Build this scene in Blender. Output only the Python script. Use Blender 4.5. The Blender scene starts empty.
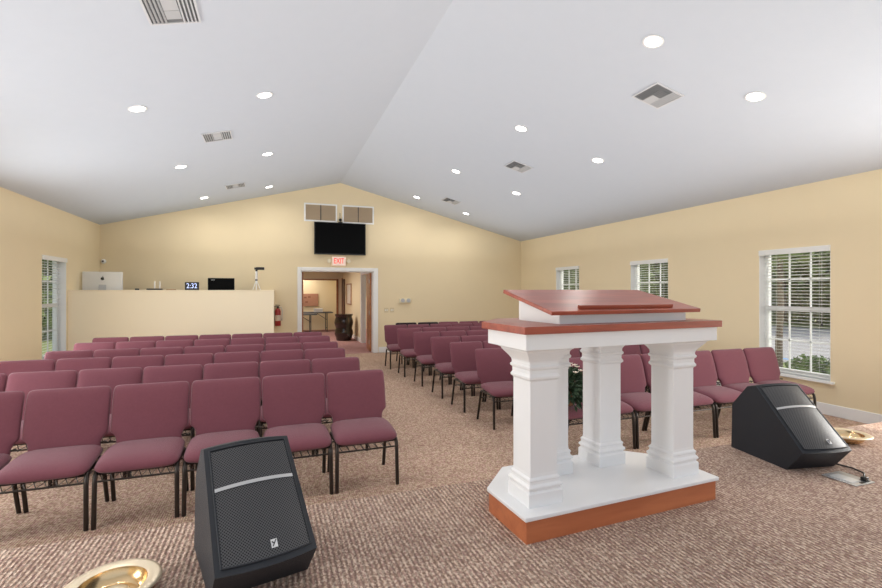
import bpy, bmesh, math, random
from mathutils import Matrix, Vector
random.seed(7)
C = bpy.context.scene.collection
PI = math.pi

# ------------------------------------------------------------------ materials
def srgb(r, g, b):
    def f(c):
        c /= 255.0
        return c/12.92 if c <= .04045 else ((c+.055)/1.055)**2.4
    return (f(r), f(g), f(b), 1)

def mat(name, col, rough=.5, metal=0, spec=.5, sheen=0, emit=None, estr=0, coat=0, noise=0, nscale=20, bump=0, bscale=200, trans=0):
    m = bpy.data.materials.new(name); m.use_nodes = True
    nt = m.node_tree; b = nt.nodes['Principled BSDF']
    b.inputs['Base Color'].default_value = col
    b.inputs['Roughness'].default_value = rough
    b.inputs['Metallic'].default_value = metal
    b.inputs['Specular IOR Level'].default_value = spec
    b.inputs['Sheen Weight'].default_value = sheen
    b.inputs['Coat Weight'].default_value = coat
    b.inputs['Transmission Weight'].default_value = trans
    if emit:
        b.inputs['Emission Color'].default_value = emit
        b.inputs['Emission Strength'].default_value = estr
    tc = nt.nodes.new('ShaderNodeTexCoord')
    if noise:
        n = nt.nodes.new('ShaderNodeTexNoise'); n.inputs['Scale'].default_value = nscale; n.inputs['Detail'].default_value = 4
        nt.links.new(tc.outputs['Object'], n.inputs['Vector'])
        mr = nt.nodes.new('ShaderNodeMapRange')
        mr.inputs['To Min'].default_value = 1-noise; mr.inputs['To Max'].default_value = 1+noise
        nt.links.new(n.outputs['Fac'], mr.inputs['Value'])
        mx = nt.nodes.new('ShaderNodeVectorMath'); mx.operation = 'SCALE'
        mx.inputs[0].default_value = col[:3]
        nt.links.new(mr.outputs['Result'], mx.inputs['Scale'])
        nt.links.new(mx.outputs['Vector'], b.inputs['Base Color'])
    if bump:
        n2 = nt.nodes.new('ShaderNodeTexNoise'); n2.inputs['Scale'].default_value = bscale
        nt.links.new(tc.outputs['Object'], n2.inputs['Vector'])
        bp = nt.nodes.new('ShaderNodeBump'); bp.inputs['Strength'].default_value = bump; bp.inputs['Distance'].default_value = .01
        nt.links.new(n2.outputs['Fac'], bp.inputs['Height'])
        nt.links.new(bp.outputs['Normal'], b.inputs['Normal'])
    return m

def carpet(name, cols, ribs, wsc=20, vs=130, my=.7):
    m = bpy.data.materials.new(name); m.use_nodes = True
    nt = m.node_tree; b = nt.nodes['Principled BSDF']
    b.inputs['Roughness'].default_value = .95; b.inputs['Specular IOR Level'].default_value = .1
    tc = nt.nodes.new('ShaderNodeTexCoord')
    mp = nt.nodes.new('ShaderNodeMapping')
    mp.inputs['Scale'].default_value = (1, my, 1)
    nt.links.new(tc.outputs['Object'], mp.inputs['Vector'])
    v = nt.nodes.new('ShaderNodeTexVoronoi'); v.inputs['Scale'].default_value = vs
    nt.links.new(mp.outputs['Vector'], v.inputs['Vector'])
    sep = nt.nodes.new('ShaderNodeSeparateColor'); nt.links.new(v.outputs['Color'], sep.inputs['Color'])
    cr = nt.nodes.new('ShaderNodeValToRGB'); cr.color_ramp.interpolation = 'CONSTANT'
    els = cr.color_ramp.elements
    els[0].position = 0; els[0].color = cols[0]
    els[1].position = 1/len(cols); els[1].color = cols[1]
    for i in range(2, len(cols)):
        e = els.new(i/len(cols)); e.color = cols[i]
    nt.links.new(sep.outputs['Red'], cr.inputs['Fac'])
    # broad tonal drift
    n = nt.nodes.new('ShaderNodeTexNoise'); n.inputs['Scale'].default_value = 1.3; n.inputs['Detail'].default_value = 3
    nt.links.new(tc.outputs['Object'], n.inputs['Vector'])
    mr = nt.nodes.new('ShaderNodeMapRange'); mr.inputs['To Min'].default_value = .82; mr.inputs['To Max'].default_value = 1.18
    nt.links.new(n.outputs['Fac'], mr.inputs['Value'])
    # ribs along Y
    w = nt.nodes.new('ShaderNodeTexWave'); w.wave_type = 'BANDS'; w.bands_direction = 'X'
    w.inputs['Scale'].default_value = wsc; w.inputs['Distortion'].default_value = .3; w.inputs['Detail Scale'].default_value = 6
    nt.links.new(tc.outputs['Object'], w.inputs['Vector'])
    wr = nt.nodes.new('ShaderNodeMapRange'); wr.inputs['To Min'].default_value = 1-ribs; wr.inputs['To Max'].default_value = 1+ribs*.5
    nt.links.new(w.outputs['Fac'], wr.inputs['Value'])
    mu = nt.nodes.new('ShaderNodeMath'); mu.operation = 'MULTIPLY'
    nt.links.new(mr.outputs['Result'], mu.inputs[0]); nt.links.new(wr.outputs['Result'], mu.inputs[1])
    sc = nt.nodes.new('ShaderNodeVectorMath'); sc.operation = 'SCALE'
    nt.links.new(cr.outputs['Color'], sc.inputs[0]); nt.links.new(mu.outputs['Value'], sc.inputs['Scale'])
    nt.links.new(sc.outputs['Vector'], b.inputs['Base Color'])
    bp = nt.nodes.new('ShaderNodeBump'); bp.inputs['Strength'].default_value = .5; bp.inputs['Distance'].default_value = .01
    nt.links.new(w.outputs['Fac'], bp.inputs['Height']); nt.links.new(bp.outputs['Normal'], b.inputs['Normal'])
    return m

def wood(name, c1, c2, rough=.3, coat=.3, scale=3.0):
    m = bpy.data.materials.new(name); m.use_nodes = True
    nt = m.node_tree; b = nt.nodes['Principled BSDF']
    b.inputs['Roughness'].default_value = rough; b.inputs['Coat Weight'].default_value = coat; b.inputs['Coat Roughness'].default_value = .3
    tc = nt.nodes.new('ShaderNodeTexCoord'); mp = nt.nodes.new('ShaderNodeMapping')
    mp.inputs['Scale'].default_value = (1, 9, 9)
    nt.links.new(tc.outputs['Object'], mp.inputs['Vector'])
    n = nt.nodes.new('ShaderNodeTexNoise'); n.inputs['Scale'].default_value = scale; n.inputs['Detail'].default_value = 6; n.inputs['Distortion'].default_value = .6
    nt.links.new(mp.outputs['Vector'], n.inputs['Vector'])
    cr = nt.nodes.new('ShaderNodeValToRGB'); cr.color_ramp.elements[0].color = c1; cr.color_ramp.elements[1].color = c2
    cr.color_ramp.elements[0].position = .3; cr.color_ramp.elements[1].position = .7
    nt.links.new(n.outputs['Fac'], cr.inputs['Fac']); nt.links.new(cr.outputs['Color'], b.inputs['Base Color'])
    return m

def dotted(name):     # perforated metal grille, holes from a regular lattice in the part's own UV (metres)
    m = bpy.data.materials.new(name); m.use_nodes = True
    nt = m.node_tree; b = nt.nodes['Principled BSDF']
    b.inputs['Roughness'].default_value = .42; b.inputs['Metallic'].default_value = .35
    tc = nt.nodes.new('ShaderNodeTexCoord'); mp = nt.nodes.new('ShaderNodeMapping')
    mp.inputs['Scale'].default_value = (112, 112, 112); mp.inputs['Rotation'].default_value = (0, 0, PI/4)
    nt.links.new(tc.outputs['UV'], mp.inputs['Vector'])
    v = nt.nodes.new('ShaderNodeTexVoronoi'); v.voronoi_dimensions = '2D'; v.inputs['Scale'].default_value = 1; v.inputs['Randomness'].default_value = 0
    nt.links.new(mp.outputs['Vector'], v.inputs['Vector'])
    cr = nt.nodes.new('ShaderNodeValToRGB')
    cr.color_ramp.elements[0].position = .30; cr.color_ramp.elements[0].color = srgb(12, 12, 13)
    cr.color_ramp.elements[1].position = .38; cr.color_ramp.elements[1].color = srgb(84, 84, 86)
    nt.links.new(v.outputs['Distance'], cr.inputs['Fac']); nt.links.new(cr.outputs['Color'], b.inputs['Base Color'])
    return m

M = {}
M['wall'] = mat('wall_paint', srgb(234, 217, 182), .85, spec=.2, noise=.02, nscale=3, bump=.05, bscale=300)
M['half'] = mat('half_wall_paint', srgb(248, 234, 206), .8, spec=.2, bump=.05, bscale=300)
M['ceil'] = mat('ceiling_paint', srgb(198, 204, 212), .9, spec=.15, noise=.015, nscale=8, bump=.12, bscale=120)
M['white'] = mat('white_trim', srgb(240, 240, 238), .4, spec=.4)
M['lacquer'] = mat('white_lacquer', srgb(236, 236, 236), .28, spec=.5, coat=.3)
M['carpet'] = carpet('main_carpet', [srgb(158, 126, 110), srgb(198, 174, 150), srgb(172, 148, 124), srgb(208, 182, 162), srgb(184, 148, 136)], .06, 20, 85, .8)
M['stagecarpet'] = carpet('stage_carpet', [srgb(148, 122, 108), srgb(194, 170, 152), srgb(166, 140, 124), srgb(206, 184, 166), srgb(160, 130, 120)], .34, 13, 130, .6)
M['foyercarpet'] = carpet('foyer_carpet', [srgb(170, 120, 118), srgb(190, 150, 142), srgb(176, 130, 126), srgb(200, 160, 150), srgb(182, 136, 134)], .03)
M['fabric'] = mat('burgundy_fabric', srgb(116, 67, 77), .85, spec=.2, sheen=.18, noise=.10, nscale=60, bump=.25, bscale=500)
M['blackfabric'] = mat('black_fabric', srgb(38, 26, 30), .85, spec=.2, sheen=.1, noise=.1, nscale=60)
M['steel'] = mat('dark_bronze_steel', srgb(62, 56, 52), .32, metal=.75, noise=.1, nscale=90)
M['mahogany'] = wood('mahogany', srgb(136, 54, 30), srgb(168, 74, 44), .38, .25, 2.5)
M['plinth'] = wood('plinth_wood', srgb(178, 100, 62), srgb(196, 118, 76), .4, .15, 2)
M['doorwood'] = wood('door_wood', srgb(150, 92, 56), srgb(184, 124, 80), .4, .1, 2)
M['spk'] = mat('speaker_shell', srgb(36, 39, 45), .55, spec=.4, bump=.2, bscale=500)
M['grille'] = dotted('perforated_grille')
M['silver'] = mat('brushed_silver', srgb(196, 196, 196), .35, metal=.6)
M['badge'] = mat('badge_silver', srgb(225, 225, 225), .4)
M['black'] = mat('black_plastic', srgb(16, 16, 17), .35)
M['screen'] = mat('screen_glass', srgb(1, 1, 1), .3, spec=.08)
M['brass'] = mat('brushed_brass', srgb(226, 196, 150), .22, metal=1)
M['brassrim'] = mat('pale_satin_rim', srgb(232, 216, 188), .35, metal=.55)
M['alu'] = mat('aluminium', srgb(222, 222, 220), .35, metal=.25)
M['darkgrey'] = mat('dark_grey', srgb(70, 72, 74), .6)
M['ventgap'] = mat('vent_shadow', srgb(110, 112, 114), .8)
M['grey'] = mat('mid_grey', srgb(186, 187, 188), .5)
M['ventframe'] = mat('vent_frame_paint', srgb(205, 206, 208), .6)
M['red'] = mat('extinguisher_red', srgb(150, 30, 26), .3, coat=.4)
M['exitred'] = mat('exit_letter_red', srgb(225, 60, 50), .5, emit=srgb(235, 50, 40), estr=.7)
M['signface'] = mat('sign_face', srgb(246, 226, 212), .5, emit=srgb(255, 215, 200), estr=.25)
M['lampglow'] = mat('lamp_diffuser', srgb(255, 255, 255), .5, emit=(1, .98, .95, 1), estr=9)
M['led'] = mat('clock_digits', srgb(200, 215, 255), .5, emit=srgb(190, 205, 255), estr=1.0)
M['leaf'] = mat('leaf_green', srgb(58, 78, 56), .5, noise=.35, nscale=25)
M['flower'] = mat('cream_petals', srgb(240, 226, 208), .6)
M['basket'] = mat('wicker', srgb(120, 84, 56), .8, noise=.3, nscale=60, bump=.5, bscale=150)
M['cork'] = mat('cork_board', srgb(176, 128, 104), .9, noise=.15, nscale=30)
M['paper'] = mat('paper', srgb(235, 228, 214), .8)
M['treeleaf'] = mat('tree_leaf', srgb(122, 140, 84), .7, noise=.4, nscale=2.0)
M['hedge'] = mat('hedge_leaf', srgb(96, 124, 62), .7, noise=.4, nscale=3)
M['bark'] = mat('bark', srgb(120, 108, 96), .9, noise=.3, nscale=12, bump=.6, bscale=30)
M['asphalt'] = mat('asphalt', srgb(176, 172, 170), .9, noise=.08, nscale=8)
M['grass'] = mat('grass', srgb(136, 146, 92), .9, noise=.25, nscale=10)
M['bluepaint'] = mat('blue_paint', srgb(120, 170, 220), .7)
M['siding'] = mat('far_siding', srgb(214, 208, 198), .8)
M['barrel'] = mat('dark_glazed_barrel', srgb(40, 30, 26), .18, coat=.5, noise=.5, nscale=5)
M['slat'] = mat('blind_slat', srgb(232, 232, 228), .5)
gl = bpy.data.materials.new('window_glass'); gl.use_nodes = True
nt = gl.node_tree; nt.nodes.clear()
o_ = nt.nodes.new('ShaderNodeOutputMaterial'); t_ = nt.nodes.new('ShaderNodeBsdfTransparent'); g_ = nt.nodes.new('ShaderNodeBsdfGlossy')
g_.inputs['Roughness'].default_value = .03; mx_ = nt.nodes.new('ShaderNodeMixShader'); mx_.inputs[0].default_value = .05
nt.links.new(t_.outputs[0], mx_.inputs[1]); nt.links.new(g_.outputs[0], mx_.inputs[2]); nt.links.new(mx_.outputs[0], o_.inputs[0])
M['glass'] = gl

# ------------------------------------------------------------------ mesh helpers
def box(bm, x0, x1, y0, y1, z0, z1, bev=0, mtx=None):
    vs = [bm.verts.new(p) for p in [(x0,y0,z0),(x1,y0,z0),(x1,y1,z0),(x0,y1,z0),(x0,y0,z1),(x1,y0,z1),(x1,y1,z1),(x0,y1,z1)]]
    fs = [bm.faces.new([vs[i] for i in f]) for f in [(3,2,1,0),(4,5,6,7),(0,1,5,4),(1,2,6,5),(2,3,7,6),(3,0,4,7)]]
    if mtx is not None:
        for v in vs: v.co = mtx @ v.co
    if bev:
        es = list({e for f in fs for e in f.edges})
        bmesh.ops.bevel(bm, geom=es, offset=bev, segments=2, profile=.5, affect='EDGES')

def tube(bm, pts, r, seg=8, cap=True):
    pts = [Vector(p) for p in pts]; rings = []
    prev = None
    for i, p in enumerate(pts):
        a = pts[max(i-1,0)]; b = pts[min(i+1,len(pts)-1)]
        d = (b-a).normalized()
        if prev is None:
            up = Vector((0,0,1)) if abs(d.z) < .9 else Vector((1,0,0))
            n = d.cross(up).normalized()
        else:
            n = (prev - d*prev.dot(d)).normalized()
        prev = n; bn = d.cross(n)
        rr = r[i] if isinstance(r, (list, tuple)) else r
        rings.append([bm.verts.new(p + (n*math.cos(2*PI*k/seg)+bn*math.sin(2*PI*k/seg))*rr) for k in range(seg)])
    for a, b in zip(rings, rings[1:]):
        for k in range(seg):
            bm.faces.new([a[k], a[(k+1)%seg], b[(k+1)%seg], b[k]])
    if cap:
        bm.faces.new(rings[0][::-1]); bm.faces.new(rings[-1])

def lathe(bm, prof, seg=32, c=(0,0,0), cap=True):
    rings = []
    for r, z in prof:
        rings.append([bm.verts.new((c[0]+r*math.cos(2*PI*k/seg), c[1]+r*math.sin(2*PI*k/seg), c[2]+z)) for k in range(seg)])
    for a, b in zip(rings, rings[1:]):
        for k in range(seg):
            bm.faces.new([a[k], a[(k+1)%seg], b[(k+1)%seg], b[k]])
    if cap:
        bm.faces.new(rings[0][::-1]); bm.faces.new(rings[-1])

def prism(bm, pts, z0, z1, bev=0):
    lo = [bm.verts.new((x,y,z0)) for x,y in pts]; hi = [bm.verts.new((x,y,z1)) for x,y in pts]
    fs = [bm.faces.new(lo[::-1]), bm.faces.new(hi)]
    n = len(pts)
    for i in range(n):
        fs.append(bm.faces.new([lo[i], lo[(i+1)%n], hi[(i+1)%n], hi[i]]))
    if bev:
        bmesh.ops.bevel(bm, geom=list({e for f in fs for e in f.edges}), offset=bev, segments=2, profile=.5, affect='EDGES')

def sqlathe(bm, prof, cx, cy):      # square mouldings: stack of (half width, z)
    rings = []
    for h, z in prof:
        rings.append([bm.verts.new((cx+sx*h, cy+sy*h, z)) for sx, sy in ((-1,-1),(1,-1),(1,1),(-1,1))])
    for a, b in zip(rings, rings[1:]):
        for k in range(4):
            bm.faces.new([a[k], a[(k+1)%4], b[(k+1)%4], b[k]])
    bm.faces.new(rings[0][::-1]); bm.faces.new(rings[-1])

def obj(name, bm, m, parent=None, smooth=False, sharp=None):
    bmesh.ops.recalc_face_normals(bm, faces=bm.faces[:])
    me = bpy.data.meshes.new(name)
    if smooth:
        for f in bm.faces: f.smooth = True
        if sharp:
            for e in bm.edges:
                if len(e.link_faces) == 2 and e.calc_face_angle(0) > math.radians(sharp): e.smooth = False
    bm.to_mesh(me); bm.free()
    me.materials.append(m if not isinstance(m, str) else M[m])
    o = bpy.data.objects.new(name, me); C.objects.link(o)
    if parent: o.parent = parent
    return o

def tag(o, label, cat, group=None, kind=None):
    o['label'] = label; o['category'] = cat
    if group: o['group'] = group
    if kind: o['kind'] = kind
    return o

def thing(name, label, cat, loc=(0,0,0), rz=0, group=None):
    o = bpy.data.objects.new(name, None); C.objects.link(o)
    o.empty_display_size = .1
    o.location = loc; o.rotation_euler = (0,0,rz)
    return tag(o, label, cat, group)

def struct(name, bm, m, label=None, cat=None, parent=None):
    o = obj(name, bm, m, parent)
    if parent is None:
        o['kind'] = 'structure'
        if label: o['label'] = label
        if cat: o['category'] = cat
    return o

def kids(o): return [c for c in bpy.data.objects if c.parent == o]
def dup(root, loc, rz=None, label=None, group=None):
    r = root.copy(); C.objects.link(r); r.location = loc
    if rz is not None: r.rotation_euler = (0,0,rz)
    if label: r['label'] = label
    if group: r['group'] = group
    for ch in kids(root):
        c = ch.copy(); C.objects.link(c); c.parent = r
        for g in kids(ch):
            d = g.copy(); C.objects.link(d); d.parent = c
    return r

def text_bm(s, size, ext=.002):
    cu = bpy.data.curves.new('t', 'FONT'); cu.body = s; cu.size = size; cu.extrude = ext; cu.align_x = 'CENTER'; cu.align_y = 'CENTER'; cu.resolution_u = 3
    o = bpy.data.objects.new('t', cu); C.objects.link(o)
    dg = bpy.context.evaluated_depsgraph_get()
    me = bpy.data.meshes.new_from_object(o.evaluated_get(dg))
    bm = bmesh.new(); bm.from_mesh(me)
    bpy.data.objects.remove(o); bpy.data.curves.remove(cu); bpy.data.meshes.remove(me)
    bmesh.ops.transform(bm, matrix=Matrix.Rotation(PI/2, 4, 'X'), verts=bm.verts[:])   # faces -Y
    return bm

# ------------------------------------------------------------------ room numbers
XL, XR, YB, ZE = -3.46, 6.553, 11.8, 2.95
XM, ZM = (XL+XR)/2, 4.215
YF = -1.3
T = .20
ST, YS = .30, 2.872                 # stage height and edge
SL = (ZM-ZE)/(XR-XM)
SA = math.atan(SL)
def zc(x): return ZM - SL*abs(x-XM)

# floor
bm = bmesh.new(); box(bm, XL-T, XR+T, YF, YB, -.1, 0)
struct('floor', bm, 'carpet', 'brown speckled carpet floor of the hall', 'floor')
bm = bmesh.new(); box(bm, XL, XR, YF, YS, 0, ST, .012)
struct('floor_stage', bm, 'stagecarpet', 'raised stage floor in ribbed brown carpet', 'floor')
# ceiling (two slopes, one shell)
bm = bmesh.new()
def slab(xa, za, xb, zb, y0, y1):
    vs = [bm.verts.new(p) for p in [(xa,y0,za),(xb,y0,zb),(xb,y1,zb),(xa,y1,za),(xa,y0,za+.12),(xb,y0,zb+.12),(xb,y1,zb+.12),(xa,y1,za+.12)]]
    for f in [(0,1,2,3),(7,6,5,4),(4,5,1,0),(5,6,2,1),(6,7,3,2),(7,4,0,3)]: bm.faces.new([vs[i] for i in f])
slab(XL-T, ZE-SL*T, XM, ZM, YF, YB+T); slab(XM, ZM, XR+T, ZE-SL*T, YF, YB+T)
struct('ceiling', bm, 'ceil', 'white textured vaulted ceiling', 'ceiling')

def wall_x(name, x0, x1, y0, y1, z1, holes):       # side wall with window openings
    bm = bmesh.new(); y = y0
    for a, b, c, d in holes:
        box(bm, x0, x1, y, a, 0, z1)
        box(bm, x0, x1, a, b, 0, c); box(bm, x0, x1, a, b, d, z1)
        y = b
    box(bm, x0, x1, y, y1, 0, z1)
    struct(name, bm, 'wall')
WZ0, WZ1 = .42, 2.13
WR = [(1.37,2.29), (3.95,4.87), (6.53,7.46), (9.11,10.04)]
WLf = [(1.37,2.29), (3.95,4.87), (6.53,7.46), (9.15,10.08)]
wall_x('wall_right', XR, XR+T, YF, YB+T, ZE+.0, [(a,b,WZ0,WZ1) for a,b in WR])
wall_x('wall_left', XL-T, XL, YF, YB+T, ZE+.0, [(a,b,WZ0,WZ1) for a,b in WLf])
# back wall with door opening, gable top
DX0, DX1, DZ = .61, 2.37, 2.045
bm = bmesh.new()
def gable(poly):
    f = [bm.verts.new((x, YB, z)) for x, z in poly]; b = [bm.verts.new((x, YB+T, z)) for x, z in poly]
    bm.faces.new(f); bm.faces.new(b[::-1])
    n = len(poly)
    for i in range(n): bm.faces.new([f[i], b[i], b[(i+1)%n], f[(i+1)%n]])
gable([(XL,0),(DX0,0),(DX0,DZ),(DX0,zc(DX0)),(XL,ZE)])
gable([(DX0,DZ),(DX1,DZ),(DX1,zc(DX1)),(XM,ZM),(DX0,zc(DX0))])
gable([(DX1,0),(XR,0),(XR,ZE),(DX1,zc(DX1))])
struct('wall_back', bm, 'wall')
# baseboards
bm = bmesh.new(); box(bm, XR-.018, XR, YS, YB, 0, .14, .004); box(bm, XR-.018, XR, .3, YS, ST-.13, ST+.01)
box(bm, XR-.018, XR, .3, YS, ST-.14, ST, 0); struct('baseboard_right', bm, 'white')
bm = bmesh.new(); box(bm, XL, XL+.018, YS, YB, 0, .14, .004); struct('baseboard_left', bm, 'white')
bm = bmesh.new(); box(bm, DX1+.12, XR-.018, YB-.018, YB, 0, .14, .004); box(bm, 0, DX0-.12, YB-.018, YB, 0, .14, .004); struct('baseboard_back', bm, 'white')

# half wall of the sound booth
HZ = 1.572
bm = bmesh.new(); box(bm, XL, 0, 10.16, 10.28, 0, HZ-.02); box(bm, -.12, 0, 10.28, YB, 0, HZ-.02)
struct('wall_half', bm, 'half', 'cream half wall around the sound booth', 'wall')
bm = bmesh.new(); box(bm, XL, .01, 10.15, 10.42, HZ-.02, HZ, .004); box(bm, -.26, .01, 10.42, YB, HZ-.02, HZ, .004)
struct('trim_1', bm, 'half')
# counter behind it
desk = thing('booth_counter', 'counter running behind the cream half wall in the booth', 'counter', (-1.9, 10.9, 0))
bm = bmesh.new(); box(bm, -1.5, 1.5, -.46, .3, 1.35, 1.39, .005); obj('worktop', bm, 'grey', desk)
for x in (-1.45, 0, 1.45):
    bm = bmesh.new(); box(bm, x-.02, x+.02, -.42, .26, 0, 1.35); obj('support_panel', bm, 'grey', desk)

# door casing (white) around the opening to the foyer
dr = bpy.data.objects.new('door_1', None); C.objects.link(dr); dr['kind'] = 'structure'; dr['label'] = 'white cased double doorway in the back wall'; dr['category'] = 'door'
bm = bmesh.new(); box(bm, DX0-.085, DX0, YB-.03, YB, 0, DZ+.085, .006); obj('door_casing', bm, 'white', dr)
bm = bmesh.new(); box(bm, DX1, DX1+.105, YB-.03, YB, 0, DZ+.085, .006); obj('door_casing', bm, 'white', dr)
bm = bmesh.new(); box(bm, DX0, DX1, YB-.03, YB, DZ, DZ+.085, .006); obj('door_head', bm, 'white', dr)
bm = bmesh.new(); box(bm, DX0, DX0+.02, YB, YB+T, 0, DZ); box(bm, DX1-.02, DX1, YB, YB+T, 0, DZ); box(bm, DX0, DX1, YB, YB+T, DZ-.02, DZ); obj('door_jamb', bm, 'white', dr)
bm = bmesh.new(); box(bm, DX1-.065, DX1-.02, YB+T+.01, YB+T+.86, .01, DZ-.03, .003); lf = obj('door_leaf', bm, 'doorwood', dr)
lf.data.transform(Matrix.Translation((DX1,YB+T,0)) @ Matrix.Rotation(-.085,4,'Z') @ Matrix.Translation((-DX1,-YB-T,0)))
bm = bmesh.new()
for z in (.25, 1.0, 1.8): tube(bm, [(DX1-.075, YB+T+.012, z-.05), (DX1-.075, YB+T+.012, z+.05)], .008)
obj('hinge', bm, 'silver', lf)
bm = bmesh.new(); box(bm, DX0+.02, DX0+.065, YB+T+.01, YB+T+.86, .01, DZ-.03, .003); obj('door_leaf', bm, 'doorwood', dr)

# ------------------------------------------------------------------ foyer beyond
bm = bmesh.new(); box(bm, -2.5, 4.6, YB, 19.6, -.1, .002); struct('floor_foyer', bm, 'foyercarpet', 'pinkish carpet of the foyer', 'floor')
bm = bmesh.new(); box(bm, -2.5, 4.6, YB+T, 19.6, 2.45, 2.55); struct('ceiling_foyer', bm, 'ceil')
FX = 2.475
bm = bmesh.new(); box(bm, FX, FX+.12, 14.15, 19.5, 0, 2.45); box(bm, FX, FX+.12, YB+T, 13.05, 0, 2.45); box(bm, FX, FX+.12, 13.05, 14.15, 2.04, 2.45)
struct('wall_foyer_right', bm, 'wall')
bm = bmesh.new(); box(bm, FX-.015, FX, 14.25, 17.6, 0, .13); struct('baseboard_foyer', bm, 'white')
bm = bmesh.new(); box(bm, -2.6, -2.5, YB+T, 19.5, 0, 2.45); struct('wall_foyer_left', bm, 'wall')
bm = bmesh.new(); box(bm, -2.5, 4.6, 19.5, 19.6, 0, 2.45); struct('wall_foyer_back', bm, 'wall')
bm = bmesh.new(); box(bm, -2.5, 2.3, 18.35, 18.47, 1.99, 2.45); box(bm, 2.28, FX, 18.35, 18.47, 0, 2.45); struct('wall_foyer_header', bm, 'wall')
bm = bmesh.new(); box(bm, -2.5, 2.32, 18.32, 18.36, 1.96, 2.01); box(bm, 2.24, 2.32, 18.32, 18.36, 0, 1.98); struct('trim_2', bm, 'doorwood')
d2 = bpy.data.objects.new('door_2', None); C.objects.link(d2); d2['kind'] = 'structure'; d2['label'] = 'white cased side doorway in the foyer wall'; d2['category'] = 'door'
bm = bmesh.new(); box(bm, FX-.02, FX, 14.15, 14.25, 0, 2.12); obj('door_casing', bm, 'white', d2)
bm = bmesh.new(); box(bm, FX-.02, FX, 12.95, 13.05, 0, 2.12); obj('door_casing', bm, 'white', d2)
bm = bmesh.new(); box(bm, FX-.02, FX, 13.05, 14.15, 2.04, 2.12); obj('door_head', bm, 'white', d2)
bm = bmesh.new(); box(bm, FX, FX+.12, 14.11, 14.15, 0, 2.04); obj('door_jamb', bm, 'white', d2)
d3 = bpy.data.objects.new('door_3', None); C.objects.link(d3); d3['kind'] = 'structure'; d3['label'] = 'dark brown door at the far end of the foyer wall'; d3['category'] = 'door'
bm = bmesh.new(); box(bm, FX-.03, FX, 17.65, 18.3, 0, 2.0); obj('door_leaf', bm, mat('dark_door', srgb(84, 50, 34), .4), d3)
bm = bmesh.new(); box(bm, FX-.035, FX, 18.3, 18.36, 0, 2.05); obj('door_casing', bm, 'doorwood', d3)

# foyer contents
bm = bmesh.new()
lathe(bm, [(.0,0),(.22,0),(.24,.03),(.25,.10),(.29,.2),(.28,.30),(.25,.38),(.27,.46),(.295,.56),(.27,.68),(.25,.74),(.27,.78),(.28,.80),(.28,.83),(.0,.835)], 40, cap=False)
tag(obj('barrel_table', bm, 'barrel', smooth=True, sharp=40), 'dark glossy barrel shaped stand on the foyer carpet seen through the doorway', 'stand').location = (2.08, 15.1, .002)
pf = thing('framed_picture', 'narrow framed picture on the foyer side wall above the dark barrel', 'picture', (FX, 16.6, 1.45))
bm = bmesh.new()
for a in [(-.5,.5,-.36,-.33),(-.5,.5,.33,.36),(-.5,-.46,-.36,.36),(.46,.5,-.36,.36)]: box(bm, -.03, 0, a[0], a[1], a[2], a[3])
obj('picture_frame', bm, 'doorwood', pf)
bm = bmesh.new(); box(bm, -.012, -.001, -.46, .46, -.33, .33); obj('picture_sheet', bm, 'paper', pf)
nb = thing('notice_board', 'brown cork notice board on the far cream wall beyond the doorway', 'notice board', (1.12, 19.495, 1.20))
bm = bmesh.new(); box(bm, -.55, .55, -.03, 0, -.25, .25, .004); obj('board_panel', bm, 'cork', nb)
for px, pz in ((.05,.1),(.2,.12),(-.1,.05),(.1,-.08)):
    bm = bmesh.new(); box(bm, px-.05, px+.05, -.034, -.0301, pz-.03, pz+.03); obj('pinned_note', bm, mat('note', srgb(140, 92, 72), .8), nb)
def folding_table(x, y, label):
    t = thing('folding_table', label, 'table', (x, y, .002), 0, 'folding tables beyond the foyer')
    bm = bmesh.new(); box(bm, -.9, .9, -.36, .36, .705, .74, .008); obj('tabletop', bm, 'darkgrey', t)
    for sx in (-.68, .68):
        bm = bmesh.new()
        tube(bm, [(sx,-.28,.70),(sx,-.30,.0)], .016); tube(bm, [(sx,.28,.70),(sx,.30,.0)], .016)
        tube(bm, [(sx,-.29,.12),(sx,.29,.12)], .012); tube(bm, [(sx,-.285,.45),(sx,.285,.45)], .012)
        obj('leg_frame', bm, 'darkgrey', t)
        bm = bmesh.new(); tube(bm, [(sx,0,.45),(sx*.45,0,.70)], .01); obj('brace', bm, 'darkgrey', t)
folding_table(.55, 17.6, 'dark folding table beyond the doorway, the nearer of the two')
folding_table(1.25, 18.95, 'dark folding table under the brown notice board, farther of the two')
bm = bmesh.new(); box(bm, -.16, .16, -.12, .12, 0, .12, .01); box(bm, -.17, .17, -.13, .13, .12, .14, .004)
tag(obj('storage_box', bm, 'white'), 'white lidded box on the far folding table beyond the doorway', 'box').location = (1.62, 18.9, .742)

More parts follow.
